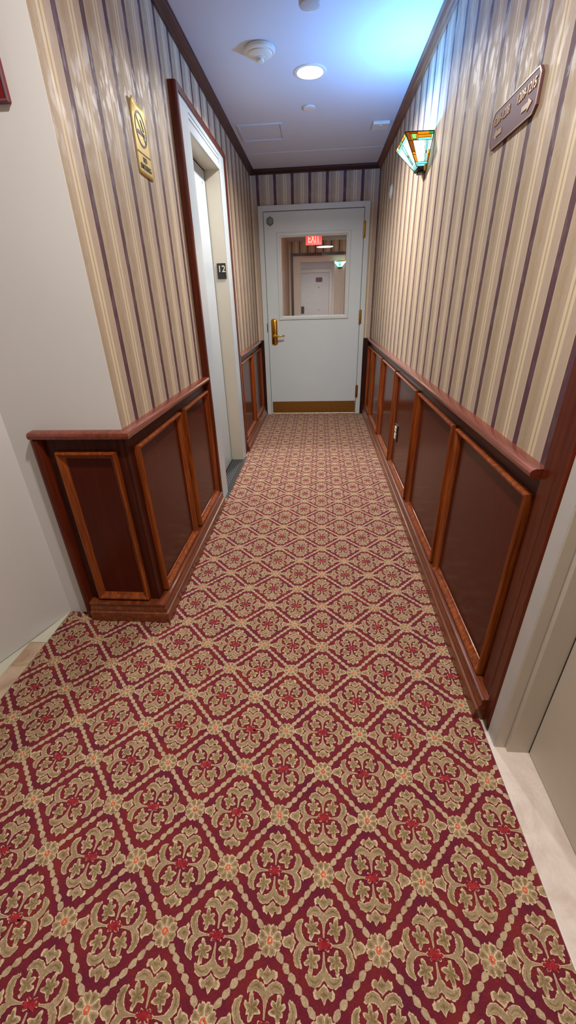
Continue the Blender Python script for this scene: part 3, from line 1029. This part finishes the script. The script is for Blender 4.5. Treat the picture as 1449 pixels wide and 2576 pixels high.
def arrow(c, d):
    pts = [(-0.032, 0.0065), (0.006, 0.0065), (0.006, 0.0145), (0.032, 0), (0.006, -0.0145), (0.006, -0.0065), (-0.032, -0.0065)]
    return plate_poly([(c[0] + d * a, c[1] + b) for a, b in pts], mp, 0.0075, 0.0098)


arrow((1.746, 1.6935), 1).build('arrow', 'sign_gold', s)
arrow((1.538, 1.6935), -1).build('arrow', 'sign_gold', s)

# red sign cut by the left edge of the frame
s = thing('red_sign', 'dark red framed sign at the upper left edge on the white wall', 'sign', (-0.95, YC, 1.9))
mp = on_front(YC - 0.002)
plate_poly(round_rect(-1.10, -0.795, 1.706, 2.10, 0.004), mp, 0.0005, 0.010).build('plate', 'red_sign', s, bevel=0.002)
MB().frame_mould((-1.10, -0.795, 1.706, 2.10), [(0, 0.009), (0, 0.013), (0.003, 0.015), (0.007, 0.013), (0.008, 0.009)], mp).build('frame', 'plum', s)
plate_poly([(-1.07, 1.735), (-0.819, 1.735), (-0.819, 1.80), (-1.07, 1.80)], mp, 0.009, 0.0115).build('gold_band', 'gold', s)

# ------------------------------------------------------------------ stained glass wall lamp
YS = 2.893


def make_sconce(name, label, group=None):
    """built about its own origin: wall plane is x=0, lamp points to -x, origin at the shade's top level"""
    L = thing(name, label, 'wall lamp', (0, 0, 0), group)
    T, Bo = (0.145, 0.148), (0.052, 0.043)      # (depth, half width) at the top and bottom
    zt, zb = 0.0, -0.117
    mats = ['g_white', 'g_cyan', 'g_pale', 'g_orange', 'g_brown', 'g_green', 'g_lime', 'g_red', 'g_yellow']
    ix = {m: k for k, m in enumerate(mats)}
    near = [(-T[0], -T[1], zt), (0, -T[1], zt), (0, -Bo[1], zb), (-Bo[0], -Bo[1], zb)]
    far = [(0, T[1], zt), (-T[0], T[1], zt), (-Bo[0], Bo[1], zb), (0, Bo[1], zb)]
    front = [(-T[0], T[1], zt), (-T[0], -T[1], zt), (-Bo[0], -Bo[1], zb), (-Bo[0], Bo[1], zb)]
    side = [  # u0,u1,v0,v1,glass (u from the front corner to the wall, v from the top down)
        (0.0, 0.15, 0, 0.24, 'g_brown'), (0.15, 0.42, 0, 0.06, 'g_brown'), (0.15, 0.20, 0.06, 0.24, 'g_orange'), (0.20, 0.36, 0.06, 0.20, 'g_lime'), (0.36, 0.42, 0.06, 0.24, 'g_orange'), (0.20, 0.36, 0.20, 0.24, 'g_brown'),
        (0.42, 0.84, 0, 0.09, 'g_orange'), (0.84, 1.0, 0, 0.09, 'g_green'), (0.42, 0.94, 0.09, 0.17, 'g_orange'), (0.42, 0.94, 0.17, 0.24, 'g_cyan'), (0.94, 1.0, 0.09, 0.24, 'g_pale'),
        (0.0, 0.20, 0.24, 0.56, 'g_brown'), (0.0, 0.20, 0.56, 0.64, 'g_orange'), (0.0, 0.20, 0.64, 0.86, 'g_orange'),
        (0.20, 0.70, 0.24, 0.86, 'g_white'), (0.70, 0.76, 0.24, 0.86, 'g_pale'), (0.76, 0.83, 0.24, 0.54, 'g_cyan'), (0.76, 0.83, 0.54, 0.61, 'g_red'), (0.76, 0.83, 0.61, 0.86, 'g_cyan'),
        (0.83, 0.91, 0.24, 0.86, 'g_pale'), (0.91, 1.0, 0.24, 0.52, 'g_white'), (0.91, 1.0, 0.52, 0.64, 'g_yellow'), (0.91, 1.0, 0.64, 0.86, 'g_orange'),
        (0.0, 0.12, 0.86, 1, 'g_pale'), (0.12, 1.0, 0.86, 0.92, 'g_cyan'), (0.12, 1.0, 0.92, 1.0, 'g_cyan')]
    mid = [
        (0.0, 0.10, 0, 0.10, 'g_orange'), (0.10, 0.22, 0, 0.10, 'g_pale'), (0.22, 0.40, 0, 0.08, 'g_orange'), (0.40, 0.60, 0, 0.10, 'g_green'), (0.60, 0.82, 0, 0.08, 'g_orange'), (0.82, 0.94, 0, 0.1, 'g_yellow'), (0.94, 1.0, 0, 0.1, 'g_brown'),
        (0.22, 0.40, 0.08, 0.10, 'g_brown'), (0.60, 0.82, 0.08, 0.10, 'g_brown'),
        (0.0, 0.5, 0.10, 0.17, 'g_cyan'), (0.5, 1.0, 0.10, 0.17, 'g_cyan'), (0.0, 0.38, 0.17, 0.84, 'g_pale'), (0.38, 0.44, 0.17, 0.84, 'g_cyan'),
        (0.44, 0.54, 0.17, 0.50, 'g_pale'), (0.44, 0.54, 0.50, 0.58, 'g_brown'), (0.44, 0.54, 0.58, 0.84, 'g_cyan'), (0.54, 0.60, 0.17, 0.84, 'g_cyan'), (0.60, 1.0, 0.17, 0.84, 'g_white'),
        (0.0, 0.5, 0.84, 0.92, 'g_pale'), (0.5, 1.0, 0.84, 0.92, 'g_pale'), (0.0, 1.0, 0.92, 1.0, 'g_cyan')]

    def panel(quad, pieces, flip):
        q = [Vector(p) for p in quad]
        P = lambda u, v: (q[0].lerp(q[1], u)).lerp(q[3].lerp(q[2], u), v)
        nrm = (q[1] - q[0]).cross(q[3] - q[0]).normalized()
        cen = sum(q, Vector()) / 4
        if nrm.dot(cen - Vector((-0.03, 0, -0.05))) < 0:
            nrm = -nrm
        mb, cm = MB(), MB()
        for u0, u1, v0, v1, g in pieces:
            if flip:
                u0, u1 = 1 - u1, 1 - u0
            c = [P(u0, v0), P(u1, v0), P(u1, v1), P(u0, v1)]
            mb.loft([[tuple(p - nrm * 0.0015) for p in c], [tuple(p) for p in c]], True, True, ix[g])
            for a, b in zip(c, c[1:] + c[:1]):
                if (b - a).length > 0.004:
                    cm.tube([tuple(a + nrm * 0.0004), tuple(b + nrm * 0.0004)], 0.0010, 6)
        for a, b in zip(q, q[1:] + q[:1]):
            cm.tube([tuple(a), tuple(b)], 0.0022, 8)
        g = mb.build('shade_panel', mats, L)
        cm.build('lead_came', 'came', g)

    panel(near, side, False)
    panel(front, mid, False)
    panel(far, side, True)
    MB().box(-0.050, -0.001, -0.041, 0.041, zb - 0.014, zb - 0.001).box(-0.038, -0.001, -0.030, 0.030, zb - 0.024, zb - 0.014).build('bottom_cap', 'came', L, bevel=0.003)
    MB().box(-0.014, -0.0005, -0.050, 0.050, zb - 0.020, -0.03).build('back_plate', 'brass_dull', L, bevel=0.003)
    MB().lathe([(0.006, -0.10), (0.012, -0.095), (0.016, -0.07), (0.012, -0.05), (0.006, -0.045)], 16, (-0.045, 0, 0)).build('bulb', 'g_white', L, smooth=True)
    return L


def copy_tree(o, parent=None):
    c = o.copy()
    COL.objects.link(c)
    if parent is not None:
        c.parent = parent
    for ch in [k for k in bpy.data.objects if k.parent == o]:
        copy_tree(ch, c)
    return c


sc = make_sconce('wall_sconce', 'glowing stained glass wall lamp on the striped right wall')
sc.location = (XR - 0.0005, YS, 1.983)
sc2 = copy_tree(sc)
sc2['label'] = 'tiny stained glass wall lamp standing in for a reflection in the door window'
sc2.location = (0.42, 10.3995, 1.985)
sc2.rotation_euler = (0, 0, math.pi / 2)

# ------------------------------------------------------------------ ceiling fittings
s = thing('smoke_detector', 'cream round smoke detector with a pointed dome on the ceiling', 'smoke detector', (-0.318, 2.885, H))
c = (-0.318, 2.885, H)
MB().lathe([(0.074, 0), (0.078, -0.004), (0.078, -0.015), (0.072, -0.020), (0.060, -0.021)], 48, c).build('base', 'white_plastic', s, smooth=True)
MB().lathe([(0.062, -0.020), (0.060, -0.026), (0.050, -0.031), (0.034, -0.035), (0.028, -0.036)], 48, c).build('dome', 'white_plastic', s, smooth=True)
MB().lathe([(0.026, -0.035), (0.026, -0.038), (0.017, -0.039), (0.017, -0.044), (0.020, -0.046), (0.019, -0.051), (0.012, -0.054)], 32, c).build('sensor_tip', 'white_plastic', s, smooth=True)

s = thing('ceiling_speaker_cup', 'white round ceiling fitting cut off by the top edge', 'ceiling fitting', (-0.055, 2.47, H))
c = (-0.055, 2.47, H)
MB().lathe([(0.070, 0), (0.074, -0.004), (0.072, -0.012), (0.058, -0.016)], 44, c).build('base', 'white_plastic', s, smooth=True)
MB().lathe([(0.046, -0.015), (0.046, -0.044), (0.042, -0.052), (0.028, -0.056)], 40, c).build('cup', 'grey_plastic', s, smooth=True)

s = thing('recessed_downlight', 'bright round recessed downlight in the middle of the ceiling', 'ceiling light', (-0.068, 3.160, H))
c = (-0.068, 3.160, H)
MB().lathe([(0.071, 0), (0.093, 0), (0.092, -0.003), (0.084, -0.006), (0.074, -0.005), (0.071, -0.001)], 56, c).build('trim_ring', 'white_plastic', s, smooth=True)
MB().lathe([(0.069, -0.0005), (0.069, -0.003), (0.060, -0.005)], 48, c).build('lens', 'lamp', s, smooth=True)

s = thing('sprinkler_cover', 'small plain white disc on the ceiling behind the downlight', 'sprinkler cover', (-0.084, 3.62, H))
MB().lathe([(0.036, 0), (0.041, -0.001), (0.041, -0.008), (0.038, -0.011), (0.030, -0.012)], 40, (-0.084, 3.62, H)).build('cover_disc', 'white_plastic', s, smooth=True)
MB().lathe([(0.0415, -0.0003), (0.0445, -0.0003), (0.0445, -0.0022), (0.0415, -0.0022)], 40, (-0.084, 3.62, H)).build('rim', 'grey_plastic', s, smooth=True)

s = thing('ceiling_access_panel', 'flat white access panel in the ceiling near the left wall', 'access panel', (-0.455, 4.02, H))
mp = on_ceiling()
MB().ring_frame((-0.618, -0.290, 3.850, 4.180), (-0.604, -0.304, 3.864, 4.166), mp, 0.0, 0.007).build('frame', 'ceiling', s, bevel=0.001)
MB().box(-0.602, -0.306, 3.866, 4.164, H - 0.0022, H - 0.0003).build('panel', 'ceiling', s)

s = thing('motion_sensor', 'small white rectangular sensor box on the ceiling near the right wall', 'sensor', (0.432, 3.99, H))
MB().box(0.372, 0.492, 3.930, 4.052, H - 0.020, H - 0.0003).build('housing', 'white_plastic', s, bevel=0.004)
MB().lathe([(0.016, -0.020), (0.015, -0.023), (0.008, -0.026)], 24, (0.432, 3.97, H)).build('lens', 'grey_plastic', s, smooth=True)

s = thing('wall_alarm_disc', 'small pale oval device high on the right wall beyond the lamp', 'wall device', (XR, 4.125, 1.995))
MB().lathe([(0.048, -0.0005), (0.050, -0.003), (0.046, -0.010), (0.036, -0.015), (0.018, -0.017)], 36, (XR, 4.125, 1.995), 'x').build('housing', 'grey_plastic', s, smooth=True)
MB().lathe([(0.008, -0.0155), (0.008, -0.019), (0.004, -0.020)], 16, (XR, 4.125, 1.985), 'x').build('button', 'white_plastic', s, smooth=True)

s = thing('wall_outlet', 'dark outlet with a bright edge in the middle right wainscot panel', 'outlet', (XR, 2.90, 0.37))
mp = on_right()
plate_poly(round_rect(2.855, 2.945, 0.312, 0.432, 0.004), mp, BT + 0.0012, BT + 0.007).build('plate', 'dark_plastic', s, bevel=0.002)
mb = MB()
for z in (0.347, 0.397):
    plate_poly(round_rect(2.880, 2.930, z - 0.020, z + 0.020, 0.008), mp, BT + 0.0065, BT + 0.011, mb)
mb.build('socket', 'ivory', s)

# ------------------------------------------------------------------ beyond the end door: corridor added in place of the pane's reflection
E1, E2 = 10.4, 15.3
struct('floor', MB().box(-1.6, 1.6, YB + 0.12, E2, -0.06, 0), 'c_red', 'red carpet beyond the end door')
struct('wall_beyond_left', MB().box(XL - 0.1, XL, YB + 0.12, E1, 0, H), 'paper_left', 'striped wall beyond the end door, left side of its window')
struct('wall_beyond_right', MB().box(XR, XR + 0.1, YB + 0.12, E1, 0, H), 'paper_right', 'striped wall beyond the end door, right side of its window')
struct('ceiling', MB().box(-1.6, 1.6, YB + 0.12, E2 + 0.1, H, H + 0.1), 'ceiling', 'ceiling beyond the end door')
# portal across the far corridor
FX0, FX1, FZ = -0.605, 0.530, 2.105
struct('wall_beyond_head', MB().box(XL, XR, E1, E1 + 0.12, FZ + 0.055, H).box(XL, FX0 - 0.05, E1, E1 + 0.12, 0, FZ + 0.055).box(FX1 + 0.01, XR, E1, E1 + 0.12, 0, FZ + 0.055), 'paper_back', 'striped wall over the far doorway standing in for a reflection in the window')
struct('trim_10', MB().box(FX0 - 0.05, FX1 + 0.012, E1 - 0.02, E1 + 0.1, FZ, FZ + 0.055).box(FX0 - 0.05, FX0, E1 - 0.02, E1 + 0.1, 0, FZ), 'dark_board', 'dark wooden surround of the far doorway standing in for a reflection in the window')
struct('trim_11', MB().box(FX0, -0.45, E1, E1 + 0.1, 0, FZ).box(0.305, FX1, E1, E1 + 0.1, 0, FZ).box(-0.45, 0.305, E1, E1 + 0.1, 1.985, FZ).box(FX0, FX1, E1 - 0.012, E1 + 0.002, FZ - 0.035, FZ), 'cream_paint', 'cream far doorway frame standing in for a reflection in the window', bevel=0.004)
mb = MB()
mb.box(-1.6, 1.6, E2 + 0.05, E2 + 0.15, 0, H)
mb.box(-1.6, -1.5, E1 + 0.12, E2, 0, H).box(1.5, 1.6, E1 + 0.12, E2, 0, H)
struct('wall_beyond_end', mb, 'plaster', 'plain wall around the far room door')
d = thing('door_4', 'distant grey beige room door standing in for a reflection in the window', None, (-0.18, E2, 0), None, 'structure')
MB().box(-0.655, 0.285, E2 + 0.006, E2 + 0.05, 0.01, 2.036).build('door_leaf', 'far_door' if 'far_door' in M else 'grey_paint', d)
mb = MB()
mb.box(-0.76, -0.66, E2 - 0.01, E2 + 0.05, 0, 2.14).box(0.29, 0.39, E2 - 0.01, E2 + 0.05, 0, 2.14).box(-0.66, 0.29, E2 - 0.01, E2 + 0.05, 2.041, 2.14)
mb.build('door_frame', 'cream_paint', d, bevel=0.004)
mp = on_front(E2)
plate_poly(round_rect(-0.155, 0.062, 1.775, 1.905, 0.03), mp, -0.005, 0.004).build('number_plate', 'plum', d)
for z in (1.622, 0.957):
    MB().lathe([(0.014, 0.006), (0.014, -0.004), (0.009, -0.006)], 16, (-0.053, E2, z), 'y').build('peephole', 'gap', d)
mb = MB().box(-0.640, -0.545, E2 - 0.03, E2 + 0.005, 0.86, 1.07)
mb.build('card_lock', 'dark_plastic', d, bevel=0.006)
s = thing('exit_sign', 'glowing red exit sign at the top of the door window', 'exit sign', (-0.13, 9.1, 2.27))
MB().box(-0.285, 0.020, 9.1, 9.13, 2.168, 2.362).build('housing', 'exit_red', s, bevel=0.004)
lettering('lettering', 'EXIT', 0.175, (-0.1325, 9.0985, 2.262), (1, 0, 0), (0, 0, 1), 'exit_hot', s, 0.001, sx=0.62, bold=0.002)
MB().box(-0.155, -0.105, 9.10, 9.13, 2.362, H).build('canopy', 'white_plastic', s)


# ------------------------------------------------------------------ lights
def lamp(name, typ, loc, energy, color=(1, 1, 1), **kw):
    L = bpy.data.lights.new(name, typ)
    L.energy = energy
    L.color = color
    for k, v in kw.items():
        setattr(L, k, v)
    o = bpy.data.objects.new(name, L)
    o.location = loc
    COL.objects.link(o)
    return o


lamp('downlight_beam', 'AREA', (-0.068, 3.160, H - 0.008), 30, (1.0, 0.97, 0.94), shape='DISK', size=0.13, spread=math.radians(155))
lamp('near_downlight', 'AREA', (-0.05, 0.70, H - 0.008), 28, (1.0, 0.95, 0.90), shape='DISK', size=0.10)
lamp('lobby_fill', 'AREA', (0.1, -1.5, H - 0.01), 12, (1.0, 0.96, 0.92), shape='DISK', size=0.4)  # unseen fill light added behind the camera
lamp('sconce_bulb', 'POINT', (XR - 0.055, YS, 1.985 - 0.014), 38, (0.09, 0.37, 1.0), shadow_soft_size=0.015)
lamp('beyond_light', 'AREA', (-0.1, 6.4, H - 0.02), 160, (1.0, 0.94, 0.95), shape='DISK', size=0.3)
lamp('beyond_room_light', 'AREA', (0.0, 13.0, H - 0.02), 75, (1.0, 0.94, 0.95), shape='DISK', size=0.4)

w = bpy.data.worlds.new('World')
w.use_nodes = True
w.node_tree.nodes['Background'].inputs[0].default_value = (0.5, 0.5, 0.5, 1)
w.node_tree.nodes['Background'].inputs[1].default_value = 0.02
scn.world = w

# ------------------------------------------------------------------ camera (solved from the photograph's vanishing lines)
cam = bpy.data.cameras.new('camera')
cam.sensor_fit = 'VERTICAL'
cam.sensor_height = 36.0
cam.lens = 36.0 * 1012.6 / 2576
cam.clip_start = 0.02
R = (0.9971116213199575, 0.07084525005655956, -0.027374535121336807)
U = (-0.008662454560054971, 0.4641573628328736, 0.8857103953375659)
F = (-0.07545446646607964, 0.8829149976483897, -0.463430394361293)
co = bpy.data.objects.new('camera', cam)
co.matrix_world = Matrix(((R[0], U[0], -F[0], 0), (R[1], U[1], -F[1], 0), (R[2], U[2], -F[2], 1.2364), (0, 0, 0, 1)))
COL.objects.link(co)
scn.camera = co
scn.view_settings.view_transform = 'Standard'
scn.view_settings.look = 'None'
scn.view_settings.exposure = 0.0
scn.cycles.use_denoising = True
scn.cycles.max_bounces = 8
scn.cycles.sample_clamp_indirect = 4.0
